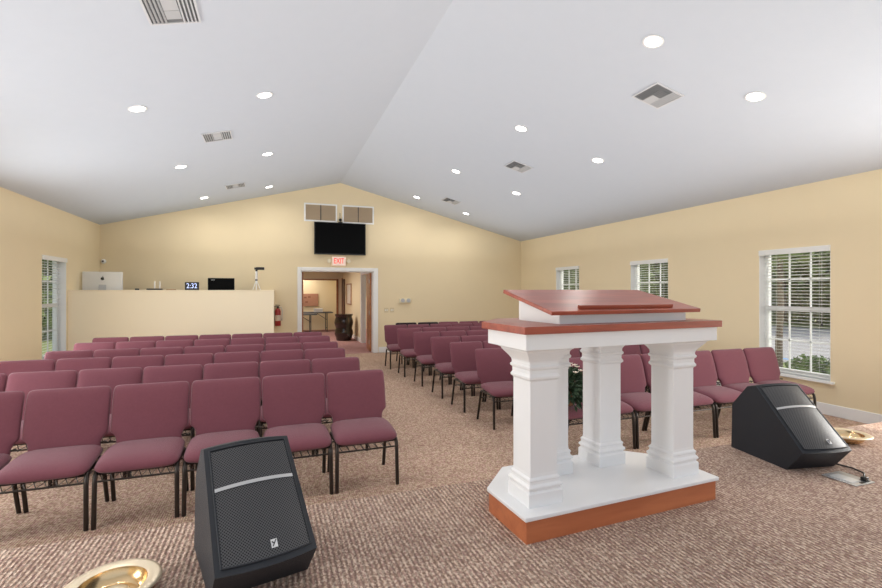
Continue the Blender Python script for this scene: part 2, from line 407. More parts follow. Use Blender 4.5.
# ------------------------------------------------------------------ windows + blinds
def window(n, side, y0, y1, txt):
    s = 1 if side == 'R' else -1
    xw = XR if side == 'R' else XL            # room face
    w = bpy.data.objects.new('window_%d' % n, None); C.objects.link(w); w['kind'] = 'structure'; w['label'] = txt; w['category'] = 'window'
    w.location = (xw, (y0+y1)/2, WZ0)
    W = y1-y0; H = WZ1-WZ0; d0, d1 = .12, .175    # frame depth band (outward)
    def bx(bm, a, b, c, d, e, f): box(bm, min(s*a,s*b), max(s*a,s*b), c, d, e, f)
    bm = bmesh.new()
    bx(bm, d0,d1,-W/2,-W/2+.05,0,H); bx(bm, d0,d1,W/2-.05,W/2,0,H); bx(bm, d0,d1,-W/2+.05,W/2-.05,H-.05,H); bx(bm, d0,d1,-W/2+.05,W/2-.05,0,.06)
    bx(bm, d0-.01,d1-.01,-W/2+.05,W/2-.05,H*.5,H*.5+.06)
    obj('window_frame', bm, 'white', w)
    bm = bmesh.new()
    bx(bm, 0,.2,-W/2,-W/2+.004,0,H); bx(bm, 0,.2,W/2-.004,W/2,0,H); bx(bm, 0,.2,-W/2,W/2,H-.004,H)
    obj('window_reveal', bm, 'white', w)
    bm = bmesh.new()
    for i in (1,2):
        yy = -W/2+.05+(W-.1)*i/3
        bx(bm, d0+.02,d0+.034,yy-.009,yy+.009,.06,H-.05)
    for zz in (H*.25+.03, H*.75+.01): bx(bm, d0+.02,d0+.034,-W/2+.05,W/2-.05,zz-.009,zz+.009)
    obj('muntin_bars', bm, 'white', w)
    bm = bmesh.new(); bx(bm, d0+.038,d0+.042,-W/2+.05,W/2-.05,.06,H-.05); obj('window_pane', bm, 'glass', w)
    bm = bmesh.new(); bx(bm, -.045,.2,-W/2-.05,W/2+.05,-.025,.002); obj('window_sill', bm, 'white', w)
    # blind
    b = thing('window_blind', txt.replace('window', 'slatted blind in the window', 1) if False else 'white horizontal slat blind hung in ' + txt, 'blind', (xw, (y0+y1)/2, WZ0), 0, 'slat blinds in the hall windows')
    bm = bmesh.new(); bx(bm, -.02,.0,-W/2+.004,W/2-.004,H-.075,H-.004); bx(bm, 0,.11,-W/2+.006,W/2-.006,H-.06,H-.006); obj('head_rail', bm, 'slat', b)
    bm = bmesh.new(); z = .06
    while z < H-.09:
        box(bm, -.0225,.0225,-W/2+.012,W/2-.012,-.0013,.0013, mtx=Matrix.Translation((s*.088,0,z)) @ Matrix.Rotation(s*.16,4,'Y')); z += .043
    obj('blind_slats', bm, 'slat', b)
    bm = bmesh.new(); bx(bm, .066,.11,-W/2+.012,W/2-.012,.012,.032); obj('bottom_rail', bm, 'slat', b)
    bm = bmesh.new()
    for yy in (-W*.3, W*.3): tube(bm, [(s*.088,yy,.02),(s*.088,yy,H-.07)], .0015, 4)
    tube(bm, [(-s*.0,-W/2+.10,H*.42),(-s*.0,-W/2+.10,H-.06)], .002, 4)
    obj('lift_cord', bm, 'slat', b)
    bm = bmesh.new(); lathe(bm, [(.004,.03),(.012,.02),(.014,0),(.0,-.002)], 10, (0,-W/2+.10,H*.42-.03)); obj('cord_tassel', bm, 'black', b)
window(1, 'R', *WR[1], 'the right wall window nearest the stage')
window(2, 'R', *WR[2], 'the middle visible window of the right wall')
window(3, 'R', *WR[3], 'the right wall window nearest the back wall')
window(4, 'L', *WLf[3], 'the left wall window beside the sound booth')

# ------------------------------------------------------------------ outdoors
GZ = -.25
bm = bmesh.new(); box(bm, XR+T, 60, -20, 60, GZ-.1, GZ); struct('ground', bm, 'grass', 'grass outside the hall', 'ground')
bm = bmesh.new(); box(bm, -40, XL-T, -20, 40, GZ-.1, GZ); struct('ground_left', bm, 'grass')
bm = bmesh.new(); box(bm, 12.2, 24.5, -15, 50, GZ, GZ+.015); struct('parking_lot', bm, 'asphalt', 'grey asphalt lot outside the right windows', 'ground')
bm = bmesh.new(); box(bm, 12.6, 12.8, -5, 40, GZ+.015, GZ+.02); tag(obj('painted_line', bm, 'bluepaint'), 'pale blue painted line on the lot outside the near window', 'road marking')

def leafcloud(bm, c, rad, n, size, rnd, squash=1):
    for i in range(n):
        while True:
            p = Vector((rnd.uniform(-1,1), rnd.uniform(-1,1), rnd.uniform(-1,1)))
            if .25 < p.length < 1: break
        p = Vector((p.x*rad[0], p.y*rad[1], p.z*rad[2])) + Vector(c)
        a = Vector((rnd.gauss(0,1), rnd.gauss(0,1), rnd.gauss(0,1))).normalized()
        b = a.cross(Vector((rnd.gauss(0,1), rnd.gauss(0,1), rnd.gauss(0,1)))).normalized()
        s = size*rnd.uniform(.6,1.3)
        vs = [bm.verts.new(p + q) for q in (-a*s, -b*s*.45, a*s, b*s*.45)]
        bm.faces.new(vs)
def tree(x, y, h, label, seed, cr=2.2):
    rnd = random.Random(seed)
    t = thing('tree', label, 'tree', (x, y, GZ), 0, 'trees outside the hall')
    bm = bmesh.new(); tube(bm, [(0,0,0),(.05,.02,h*.3),(-.05,.05,h*.6),(.05,0,h*.85)], [.16,.12,.09,.03], 10)
    for k in range(5):
        a = k*1.3; tube(bm, [(0,.02,h*(.35+.08*k)),(math.cos(a)*cr*.6, math.sin(a)*cr*.6, h*(.5+.08*k))], [.06,.02], 6)
    obj('trunk', bm, 'bark', t, True)
    bm = bmesh.new()
    for k in range(9):
        a = rnd.uniform(0,6.28); r = rnd.uniform(0,cr*.6)
        leafcloud(bm, (r*math.cos(a), r*math.sin(a), h*rnd.uniform(.22,.95)), (cr*.7,cr*.7,h*.22), 620, .20, rnd)
    obj('crown', bm, 'treeleaf', t)
for i, (x, y, h, cr, lab) in enumerate([
    (27, 12, 8, 4.2, 'green tree across the lot, seen in the near window'),
    (27.5, 19, 9, 4.5, 'green tree across the lot, second from the near window'),
    (26, 27, 8, 4.2, 'leafy tree across the lot, seen in the middle window'),
    (26, 35, 9, 4.5, 'leafy tree across the lot, behind the middle window view'),
    (17, 22, 7, 3.4, 'light green tree in the lot edge near the middle window'),
    (13.5, 24, 7, 3.2, 'tree outside the right window nearest the back wall'),
    (16, 33, 8, 4, 'tree farthest along the lot outside the right wall')]):
    tree(x, y, h, lab, 20+i, cr)
bm = bmesh.new(); rnd = random.Random(9)
for k in range(34): leafcloud(bm, (rnd.uniform(-.6,.6), -16+k*1.35, rnd.uniform(2.0,3.6)), (1.2,1.5,3.4), 750, .38, rnd)
tag(obj('tree_line', bm, 'treeleaf'), 'dense green line of trees along the far side of the asphalt lot', 'trees', None, 'stuff').location = (29.5, 24, GZ)
tree(-7.0, 21.5, 6, 'tree outside the left wall window', 40, 2.6)
tree(-10, 28, 8, 'tree farther off outside the left wall window', 41, 3.6)
# tree trunk near window 1
tr = thing('young_tree', 'slim trunked young tree standing just outside the near right window', 'tree', (9.35, 6.55, GZ))
bm = bmesh.new(); tube(bm, [(0,0,0),(.03,.02,.8),(-.02,-.05,1.5),(.03,0,2.6),(0,.05,3.6)], [.075,.06,.052,.045,.02], 10); obj('trunk', bm, 'bark', tr, True)
bm = bmesh.new(); rnd = random.Random(3)
for k in range(6): leafcloud(bm, (rnd.uniform(-.8,.8), rnd.uniform(-.9,.9), rnd.uniform(2.3,3.6)), (.8,.9,.5), 260, .09, rnd)
obj('crown', bm, 'treeleaf', tr)
bm = bmesh.new(); rnd = random.Random(5)
for k in range(12): leafcloud(bm, (rnd.uniform(-.3,.3), -1.9+k*.22, .33), (.4,.3,.33), 520, .055, rnd)
tag(obj('hedge', bm, 'hedge'), 'clipped low green hedge outside the near right window', 'hedge').location = (9.1, 5.3, GZ)

# ------------------------------------------------------------------ ceiling fixtures
def slope_rot(x): return SA if x > XM else -SA
def downlight(x, y, label):
    t = thing('downlight', label, 'ceiling light', (x, y, zc(x)), 0, 'recessed round ceiling lights')
    t.rotation_euler = (0, slope_rot(x), 0)
    bm = bmesh.new(); lathe(bm, [(.072,-.001),(.09,-.001),(.092,-.005),(.086,-.010),(.072,-.007)], 32, cap=False)
    obj('trim_ring', bm, 'white', t, True)
    bm = bmesh.new(); lathe(bm, [(.0,-.006),(.072,-.006),(.072,-.003)], 32, cap=False); obj('diffuser', bm, 'lampglow', t)
    return t
LX = [(-1.36,'outer left'), (-.10,'inner left'), (3.21,'inner right'), (4.48,'outer right')]
LY = [(3.37,'nearest the stage'), (5.78,'second from the stage'), (8.25,'third from the stage'), (10.83,'nearest the back wall')]
proto = None
for x, nx in LX:
    for y, ny in LY:
        lab = 'round recessed ceiling light, %s, in the %s run' % (ny, nx)
        if proto is None: proto = downlight(x, y, lab); o = proto
        else:
            o = dup(proto, (x, y, zc(x)), None, lab); o.rotation_euler = (0, slope_rot(x), 0)
        L = bpy.data.lights.new('downlight_lamp', 'AREA'); L.shape = 'DISK'; L.size = .14; L.energy = 11; L.color = (1,.965,.91); L.spread = math.radians(165)
        lo = bpy.data.objects.new('downlight_lamp', L); C.objects.link(lo)
        lo.location = (x - math.sin(slope_rot(x))*.016, y, zc(x)-.016); lo.rotation_euler = (0, 0, 0)
def diffuser(x, y, label):
    t = thing('ceiling_vent', label, 'vent', (x, y, zc(x)), 0, 'square ceiling air vents')
    t.rotation_euler = (0, slope_rot(x), 0)
    a = .165; b = .182
    bm = bmesh.new()
    for r in [(-b,b,-b,-a),(-b,b,a,b),(-b,-a,-a,a),(a,b,-a,a)]: box(bm, r[0], r[1], r[2], r[3], -.012, -.001)
    obj('vent_frame', bm, 'ventframe', t)
    bm = bmesh.new(); box(bm, -a, a, -a, a, -.004, -.001); obj('vent_backing', bm, 'ventgap', t)
    bm = bmesh.new()
    n = 4
    for q in range(3):         # three directional louver banks
        for k in range(n):
            u = -a + .02 + k*.027
            ang = 1
            if q == 0: c0, d0 = (u, 0), 'x'
            elif q == 1: c0, d0 = (-u, 0), 'x2'
            else: c0, d0 = (0, u+.005), 'y'
            if d0 == 'x': box(bm, -.0085, .0085, -a, a, -.0012, .0012, mtx=Matrix.Translation((u,0,-.010)) @ Matrix.Rotation(-.71,4,'Y'))
            elif d0 == 'x2': box(bm, -.0085, .0085, -a, a, -.0012, .0012, mtx=Matrix.Translation((-u,0,-.010)) @ Matrix.Rotation(.71,4,'Y'))
            else: box(bm, -.052, .052, -.0085, .0085, -.0012, .0012, mtx=Matrix.Translation((0,u+.16,-.010)) @ Matrix.Rotation(-.7,4,'X'))
    box(bm, -.052, .052, -a, -.01, -.013, -.009)
    obj('louvers', bm, 'grey', t)
    return t
vp = None
for x, nx in ((-.72,'left'), (3.85,'right')):
    for y, ny in ((3.98,'nearest the stage'), (7.02,'halfway down the hall'), (10.2,'nearest the back wall')):
        lab = 'square louvered vent in the %s ceiling slope, %s' % (nx, ny); yaw = PI if x > XM else 0
        if vp is None: vp = diffuser(x, y, lab)
        else:
            o = dup(vp, (x, y, zc(x)), None, lab); o.rotation_euler = (Matrix.Rotation(slope_rot(x),3,'Y') @ Matrix.Rotation(yaw,3,'Z')).to_euler()

# ------------------------------------------------------------------ back wall fittings
def grille_panel(x0, x1, z0, z1, label):
    t = thing('return_air_grille', label, 'vent', ((x0+x1)/2, YB, (z0+z1)/2), 0, 'return air grilles above the television')
    w, h = (x1-x0)/2, (z1-z0)/2
    bm = bmesh.new()
    for r in [(-w,w,-h,-h+.035),(-w,w,h-.035,h),(-w,-w+.035,-h+.035,h-.035),(w-.035,w,-h+.035,h-.035)]: box(bm, r[0], r[1], -.02, 0, r[2], r[3])
    obj('grille_frame', bm, 'white', t)
    bm = bmesh.new(); box(bm, -.008, .008, -.018, -.002, -h+.035, h-.035); obj('grille_mullion', bm, 'darkgrey', t)
    bm = bmesh.new(); box(bm, -w+.035, w-.035, -.004, -.001, -h+.035, h-.035)
    z = -h+.045
    while z < h-.04:
        box(bm, -w+.035, w-.035, -.0085, .0085, -.001, .001, mtx=Matrix.Translation((0,-.010,z)) @ Matrix.Rotation(.9,4,'X')); z += .018
    obj('grille_louvers', bm, mat('grille_beige', srgb(196, 176, 150), .6), t)
grille_panel(.68, 1.46, 3.235, 3.675, 'beige louvered return air grille, left one above the television')
grille_panel(1.585, 2.37, 3.225, 3.675, 'beige louvered return air grille, right one above the television')
tv = thing('television', 'large black flat television mounted on the back wall above the doorway', 'television', (1.53, YB-.09, 2.83), math.radians(0))
bm = bmesh.new(); box(bm, -.62, .62, 0, .05, -.39, .39, .008); obj('tv_housing', bm, 'black', tv)
bm = bmesh.new(); box(bm, -.60, .60, -.003, .001, -.36, .375); obj('tv_screen', bm, 'screen', tv)
bm = bmesh.new(); box(bm, -.25, .25, .05, .09, -.2, .2); obj('wall_bracket', bm, 'darkgrey', tv)
wc = thing('webcam', 'small black camera perched on the top edge of the television', 'camera', (1.53, YB-.07, 3.22))
bm = bmesh.new(); box(bm, -.05, .05, -.03, .03, .0, .02, .004); tube(bm, [(0,0,.02),(0,0,.05)], .008); obj('clip', bm, 'black', wc)
bm = bmesh.new(); lathe(bm, [(.0,.03),(.03,.045),(.036,.075),(.03,.1),(.0,.112)], 16); obj('camera_head', bm, 'black', wc, True)
bm = bmesh.new(); tube(bm, [(0,.03,.06),(0,.068,.1),(0,.065,.25)], .006); obj('cable', bm, 'black', wc)

ex = thing('exit_sign', 'lit white EXIT sign with red letters over the doorway, lamp heads either side', 'exit sign', (1.50, YB, 2.285))
bm = bmesh.new(); box(bm, -.165, .165, -.05, 0, -.11, .11, .008); obj('sign_housing', bm, 'signface', ex)
bm = text_bm('EXIT', .15, .003)
bmesh.ops.transform(bm, matrix=Matrix.Translation((0,-.054,0)) @ Matrix.Scale(1.25,4,(0,0,1)) @ Matrix.Scale(.82,4,(1,0,0)), verts=bm.verts[:])
obj('sign_letters', bm, 'exitred', ex)
for s in (-1, 1):
    bm = bmesh.new()
    tube(bm, [(s*.165,-.03,0),(s*.19,-.03,0)], .012)
    bm2 = Matrix.Translation((s*.235,-.05,0)) @ Matrix.Rotation(PI/2,4,'X')
    k = len(bm.verts); lathe(bm, [(.0,-.03),(.03,-.03),(.045,.0),(.048,.03),(.0,.035)], 20, cap=False)
    bm.verts.ensure_lookup_table(); bmesh.ops.transform(bm, matrix=bm2, verts=bm.verts[k:])
    obj('lamp_head', bm, mat('lamp_head_white', srgb(236, 226, 200), .4), ex, True, 40)
em = thing('emergency_light', 'cream twin head emergency light on the back wall right of the doorway', 'emergency light', (3.18, YB, 1.30))
bm = bmesh.new(); box(bm, -.16, .16, -.05, 0, -.055, .055, .012); obj('housing', bm, mat('cream_plastic', srgb(232, 220, 190), .4), em)
for s in (-1, 1):
    bm = bmesh.new(); lathe(bm, [(.0,.0),(.04,.0),(.05,.03),(.0,.032)], 20, cap=False)
    bmesh.ops.transform(bm, matrix=Matrix.Translation((s*.075,-.05,.015)) @ Matrix.Rotation(PI/2,4,'X'), verts=bm.verts[:])
    obj('lamp_head', bm, 'grey', em, True, 40)
for i, (x, lab) in enumerate(((2.69,'left'), (2.84,'right'))):
    t = thing('light_switch', 'cream light switch plate right of the doorway, the %s one' % lab, 'light switch', (x, YB, 1.07), 0, 'switch plates by the doorway')
    bm = bmesh.new(); box(bm, -.055, .055, -.008, 0, -.06, .06, .003); obj('plate', bm, mat('plate_cream', srgb(214, 196, 158), .4), t)
    bm = bmesh.new(); box(bm, -.03, -.012, -.014, -.006, -.02, .02); box(bm, .012, .03, -.014, -.006, -.02, .02); obj('toggles', bm, 'white', t)
fe = thing('fire_extinguisher', 'red fire extinguisher hung on the back wall beside the half wall', 'fire extinguisher', (.085, YB-.09, .74))
bm = bmesh.new(); lathe(bm, [(.0,0),(.06,0),(.066,.02),(.066,.34),(.05,.385),(.022,.40),(.022,.42)], 24, cap=False); obj('cylinder', bm, 'red', fe, True, 50)
bm = bmesh.new(); lathe(bm, [(.0672,.12),(.0672,.25)], 24, cap=False); obj('label_band', bm, mat('band', srgb(210, 190, 170), .5), fe)
bm = bmesh.new(); box(bm, -.02, .02, -.02, .02, .41, .445, .004); box(bm, -.09, .02, -.012, .012, .45, .462); box(bm, -.08, .02, -.012, .012, .475, .487, mtx=Matrix.Rotation(.06,4,'Y')); obj('valve_handle', bm, 'black', fe)
bm = bmesh.new(); tube(bm, [(.02,0,.43),(.08,-.01,.43),(.10,-.01,.36),(.09,-.02,.22),(.085,-.02,.12)], [.009,.009,.009,.011,.016]); obj('hose', bm, mat('hose_pale', srgb(200,190,180), .6), fe, True)
bm = bmesh.new(); box(bm, -.02, .02, .05, .09, .15, .46); obj('wall_hook', bm, 'darkgrey', fe)
sn = thing('corner_sensor', 'small grey round sensor high in the back left corner', 'sensor', (XL+.07, YB, 2.18))
bm = bmesh.new(); lathe(bm, [(.0,0),(.045,0),(.05,.03),(.03,.06),(.0,.07)], 20, cap=False); bmesh.ops.transform(bm, matrix=Matrix.Rotation(PI/2,4,'X'), verts=bm.verts[:]); obj('sensor_body', bm, 'white', sn, True)
bm = bmesh.new(); lathe(bm, [(.0,.068),(.02,.066),(.02,.072),(.0,.075)], 16, cap=False); bmesh.ops.transform(bm, matrix=Matrix.Rotation(PI/2,4,'X'), verts=bm.verts[:]); obj('sensor_lens', bm, 'darkgrey', sn)

# ------------------------------------------------------------------ things on the booth
im = thing('desktop_computer', 'silver all in one desktop computer seen from behind on the booth counter', 'computer', (-3.10, 10.72, 1.39), math.radians(3))
bm = bmesh.new(); box(bm, -.325, .325, -.012, .03, .06, .535, .012)
for v in bm.verts:
    if v.co.y < 0 and abs(v.co.x) < .3: pass
obj('display_shell', bm, 'alu', im)
bm = bmesh.new(); box(bm, -.30, .30, .0301, .034, .14, .51); obj('display_glass', bm, 'screen', im)
bm = bmesh.new()
box(bm, -.07, .07, -.15, .06, 0, .012, .004); box(bm, -.06, .06, -.006, .006, 0, .30, mtx=Matrix.Translation((0,-.10,.0)) @ Matrix.Rotation(-.32,4,'X'))
obj('stand', bm, 'grey', im)
bm = bmesh.new()   # fruit shaped mark: body with a bite, and a leaf
def disc(bm, cx, cz, rx, rz, y, n=20, bite=None):
    pts = []
    for k in range(n):
        a = 2*PI*k/n; x = cx+rx*math.cos(a); z = cz+rz*math.sin(a)
        if bite:
            dx, dz = x-bite[0], z-bite[1]; d = math.hypot(dx,dz)
            if d < bite[2]: x, z = x-2*max(0,(x-(bite[0]-bite[2])))*.9 if False else bite[0]-math.sqrt(max(0,bite[2]**2-dz*dz)), z
        pts.append((x,z))
    f = [bm.verts.new((x,y,z)) for x,z in pts]; b = [bm.verts.new((x,y+.001,z)) for x,z in pts]
    bm.faces.new(f); bm.faces.new(b[::-1])
    for i in range(n): bm.faces.new([f[i], b[i], b[(i+1)%n], f[(i+1)%n]])
disc(bm, 0, .40, .030, .030, -.0135, 28, (.040,.405,.018))
disc(bm, .006, .443, .007, .011, -.0135, 10)
obj('back_emblem', bm, 'black', im)

ck = thing('digital_clock', 'small black digital clock reading 2:32 on the half wall', 'clock', (-1.50, 10.26, HZ))
bm = bmesh.new(); box(bm, -.122, .122, -.02, .03, 0, .155, .006); obj('clock_case', bm, 'black', ck)
bm = text_bm('2:32', .135, .001); bmesh.ops.transform(bm, matrix=Matrix.Translation((0,-.023,.078)) @ Matrix.Scale(.82,4,(1,0,0)), verts=bm.verts[:]); obj('clock_digits', bm, 'led', ck)

mo = thing('computer_monitor', 'black rectangular monitor on the booth counter beside the clock', 'monitor', (-1.02, 10.66, 1.39))
bm = bmesh.new(); box(bm, -.25, .25, -.01, .02, .10, .43, .006); obj('monitor_housing', bm, 'black', mo)
bm = bmesh.new(); box(bm, -.24, .24, -.013, -.0095, .115, .42); obj('monitor_panel', bm, 'screen', mo)
bm = bmesh.new(); box(bm, -.19, -.12, -.0145, -.0125, .385, .395); obj('panel_mark', bm, 'grey', mo)
bm = bmesh.new(); box(bm, -.02, .02, .0, .03, .01, .2); box(bm, -.11, .11, -.08, .1, 0, .012, .004); obj('monitor_stand', bm, 'black', mo)

tp = thing('video_tripod', 'white mini tripod holding a small black video camera on the half wall', 'tripod', (-.335, 10.28, HZ))
for k in range(3):
    a = k*2*PI/3+.5
    bm = bmesh.new(); tube(bm, [(0,0,.20),(.085*math.cos(a),.085*math.sin(a),.004)], [.009,.006]); obj('leg', bm, 'white', tp)
bm = bmesh.new(); tube(bm, [(0,0,.18),(0,0,.38)], .022); obj('pole', bm, 'white', tp)
bm = bmesh.new(); lathe(bm, [(.0,.19),(.024,.19),(.024,.22),(.0,.22)], 16, cap=False); lathe(bm, [(.0,.36),(.02,.36),(.02,.41),(.0,.41)], 16, cap=False); obj('collar', bm, 'black', tp)
vc = thing('video_camera', 'small black video camera clipped on top of the white tripod', 'camera', (-.285, 10.28, HZ+.41))
bm = bmesh.new(); box(bm, -.06, .10, -.028, .028, .0, .055, .008); obj('camera_body', bm, 'black', vc)
bm = bmesh.new(); tube(bm, [(-.06,0,.027),(-.09,0,.027)], .022, 16); obj('lens', bm, 'black', vc)

ro = thing('wireless_router', 'flat black wireless router with two white antennas on the half wall', 'router', (-2.13, 10.26, HZ))
bm = bmesh.new(); box(bm, -.13, .13, -.05, .06, .002, .028, .008); obj('router_case', bm, 'black', ro)
for x in (-.01, .075):
    bm = bmesh.new(); tube(bm, [(x,.04,.02),(x,.045,.165)], [.010,.008], 10); obj('antenna', bm, 'white', ro, True, 40)
bm = bmesh.new(); box(bm, -.035, .035, -.02, .02, 0, .028, .008); tag(obj('remote_control', bm, 'black'), 'tiny black remote lying on the half wall near the router', 'remote').location = (-2.42, 10.26, HZ)
bm = bmesh.new(); box(bm, -.08, .08, -.03, .03, 0, .014, .004); tag(obj('folded_cloth', bm, mat('tan_cloth', srgb(170, 130, 90), .8)), 'small flat tan item lying on the half wall right of the router', 'cloth').location = (-1.86, 10.27, HZ)

# ------------------------------------------------------------------ chairs
def pillow(bm, fn, nu=14, nv=14):
    front = {}; back = {}
    for i in range(nu+1):
        for j in range(nv+1):
            u = -1+2*i/nu; v = -1+2*j/nv
            u = math.copysign(1-(1-abs(u))**1.6, u); v = math.copysign(1-(1-abs(v))**1.6, v)
            edge = i in (0,nu) or j in (0,nv)
            p = fn(u, v, 1); front[i,j] = bm.verts.new(p)
            back[i,j] = front[i,j] if edge else bm.verts.new(fn(u, v, -1))
    for i in range(nu):
        for j in range(nv):
            bm.faces.new([front[i,j], front[i+1,j], front[i+1,j+1], front[i,j+1]])
            q = [back[i,j], back[i,j+1], back[i+1,j+1], back[i+1,j]]
            if len(set(q)) > 2:
                try: bm.faces.new(q)
                except ValueError: pass
def squircle(u, v, p=5.0):
    # map the square to a rounded square
    m = max(abs(u), abs(v))
    if m < 1e-6: return 0, 0
    d = (abs(u/m)**p + abs(v/m)**p)**(1/p)
    return u/d, v/d
BH0, BH1 = .405, .845
def yback(z): return .165 + (z-BH0)*.25 + max(0, z-.7)*.10
def back_fn(u, v, s):
    a, b = squircle(u, v, 14)
    z = (BH0+BH1)/2 + b*(BH1-BH0)/2
    # half width narrows at the foot of the back
    t = min(1, max(0, (z-.475)/.05)); t = t*t*(3-2*t)
    w = .210 + .0375*t
    m = max(abs(u), abs(v))
    th = .032*(max(0, 1-m**7))**.5
    return (a*w, yback(z) - s*th - (.012*(1-u*u) if s > 0 else 0) + .010*u*u*0, z)
def seat_fn(u, v, s):
    a, b = squircle(u, v, 7)
    m = max(abs(u), abs(v))
    e = (max(0, 1-m**5))**.5
    x = a*(.2445 - .010*max(0, b)); y = -.035 + b*.218
    top = .050*e + .008*(1-u*u)*(1-v*v)
    bot = .040*e
    zc_ = .406 - .022*(1-(b+1)/2)**3 + .008*b
    return (x, y, zc_ + (top if s > 0 else -bot))
def make_chair(fab, label, loc, group):
    t = thing('padded_chair', label, 'chair', loc, 0, group)
    bm = bmesh.new(); pillow(bm, seat_fn, 16, 16); obj('seat', bm, fab, t, True)
    bm = bmesh.new(); pillow(bm, back_fn, 16, 18); obj('backrest', bm, fab, t, True)
    r = .0145
    for s in (-1, 1):
        bm = bmesh.new(); tube(bm, [(s*.233,-.235,0),(s*.230,-.222,.30),(s*.230,-.214,.335),(s*.228,-.195,.358),(s*.226,-.15,.365)], r, 8); obj('leg', bm, 'steel', t, True, 60)
    for s in (-1, 1):
        bm = bmesh.new(); tube(bm, [(s*.233,.225,0),(s*.230,.165,.22),(s*.228,.135,.345),(s*.226,.12,.36)], r, 8); obj('leg', bm, 'steel', t, True, 60)
    bm = bmesh.new()
    for s in (-1, 1):
        tube(bm, [(s*.232,-.16,.365),(s*.228,.13,.362)], .011, 6)
        tube(bm, [(s*.190,.10,.362),(s*.190,.165,.39),(s*.188,yback(.50)+.012,.50),(s*.18,yback(.7),.70)], .011, 6)
    tube(bm, [(-.232,-.19,.345),(.232,-.19,.345)], .009, 6); tube(bm, [(-.232,.13,.36),(.232,.13,.36)], .011, 6)
    obj('seat_frame', bm, 'steel', t)
    bm = bmesh.new()      # book rack of wires below the seat
    tube(bm, [(-.229,-.217,.302),(.229,-.217,.302)], .0065, 6); tube(bm, [(-.235,.155,.275),(.235,.155,.275)], .006, 6)
    for k in range(8):
        x = -.19+k*.054; tube(bm, [(x-.02,-.19,.342),(x,-.216,.304),(x,.155,.277)], .003, 4)
    obj('book_rack', bm, 'steel', t)
    bm = bmesh.new()      # ganging link on the right-hand upright
    pts = [(.19,.175,.455),(.215,.17,.455),(.232,.165,.463),(.25,.17,.447),(.262,.168,.459)]
    tube(bm, pts, .006, 6); obj('ganging_link', bm, 'steel', t)
    return t
ORD = ['first','second','third','fourth','fifth','sixth','seventh']
ROW = ['front','second','third','fourth','fifth','sixth','seventh','eighth']
chair0 = None; black0 = None; LAST = [None]
def place(x, y, label, group, black=False, rz=0, sx=1):
    o = place_(x, y, label, group, black, rz); o.scale = (sx, 1, 1); LAST[0] = o.name; return o
def place_(x, y, label, group, black=False, rz=0):
    global chair0, black0
    if black:
        if black0 is None: black0 = make_chair('blackfabric', label, (x, y, 0), group); return black0
        return dup(black0, (x, y, 0), rz, label, group)
    if chair0 is None: chair0 = make_chair('fabric', label, (x, y, 0), group); chair0.rotation_euler.z = rz; return chair0
    return dup(chair0, (x, y, 0), rz, label, group)
# left block: (Y of front feet, X of aisle end, spacing, count)
aisle = []
left = [(3.695,.95,.521,6), (4.58,.87,.506,7), (5.46,.84,.4965,7), (6.25,.85,.483,7), (7.20,.845,.487,7), (7.98,.79,.483,7)]
for r, (y, xe, sp, n) in enumerate(left):
    for k in range(n):
        place(xe-sp*(k+.5), y+.235-(.012*k if r == 0 else 0), 'burgundy padded chair, %s from the aisle in the %s row of the left block' % (ORD[k], ROW[r]), 'padded chairs in the left block', rz=math.radians(1.5 if r == 0 else 0), sx=sp/(.506 if r == 0 else .499))
        if k == 0: aisle.append(bpy.data.objects[LAST[0]])
right = [(3.75,2.31,.525,7), (4.80,2.31,.50,7), (5.60,2.28,.50,7), (6.43,2.275,.50,7), (7.36,2.26,.50,7), (8.27,2.21,.50,7), (9.17,2.16,.50,7)]
for r, (y, xs, sp, n) in enumerate(right):
    for k in range(n):
        place(xs+sp*(k+.5), y+.235, 'burgundy padded chair, %s from the aisle in the %s row of the right block' % (ORD[k], ROW[r]), 'padded chairs in the right block', sx=sp/.499)
for k in range(7):
    if k < 2: place(2.54+.52*(k+.5), 10.0, 'black padded chair by the back wall, %s of the two' % ('left' if k == 0 else 'right'), 'black chairs in the last row', True)
    else: place(2.54+.51*(k+.5), 10.0, 'burgundy padded chair in the back row, %s right of the black ones' % ORD[k-2], 'padded chairs in the right block')

for a in aisle[1:] + aisle[:1]:      # nothing is ganged to the aisle side
    for c in kids(a):
        if c.name.startswith('ganging_link'): bpy.data.objects.remove(c)
# ------------------------------------------------------------------ lectern
A = math.radians(3.2)
lec = thing('lectern', 'white four columned lectern with mahogany ledge and slanted reading board on the stage', 'lectern', (1.16, 2.043, ST), A)
FOOT = [(0,0),(1.36,0),(1.36,.40),(1.12,.645),(.24,.645),(0,.40)]
def inset(p, d):
    cx, cy = .68, .32
    return [(x + (d if x < cx-.3 else -d if x > cx+.3 else 0), y + (d if y < cy-.1 else -d if y > cy+.2 else 0)) for x, y in p]
bm = bmesh.new(); prism(bm, inset(FOOT, .014), 0, .115); obj('plinth', bm, 'plinth', lec)
bm = bmesh.new(); prism(bm, FOOT, .115, .137, .005); obj('plinth_top', bm, 'lacquer', lec)
CZ = 1.256-ST
prof = [(.104,.137),(.104,.205),(.099,.212),(.095,.214),(.095,.222),(.102,.228),(.104,.236),(.100,.244),(.093,.250),(.091,.262),(.095,.268),(.093,.276),(.085,.284),(.083,.30),
        (.083,CZ-.175),(.086,CZ-.17),(.094,CZ-.163),(.095,CZ-.152),(.090,CZ-.145),(.087,CZ-.138),(.087,CZ-.118),(.095,CZ-.110),(.097,CZ-.10),(.090,CZ-.092),(.090,CZ-.08),
        (.092,CZ-.072),(.102,CZ-.056),(.118,CZ-.036),(.126,CZ-.026),(.130,CZ-.022),(.134,CZ-.012),(.144,CZ-.006),(.146,CZ)]
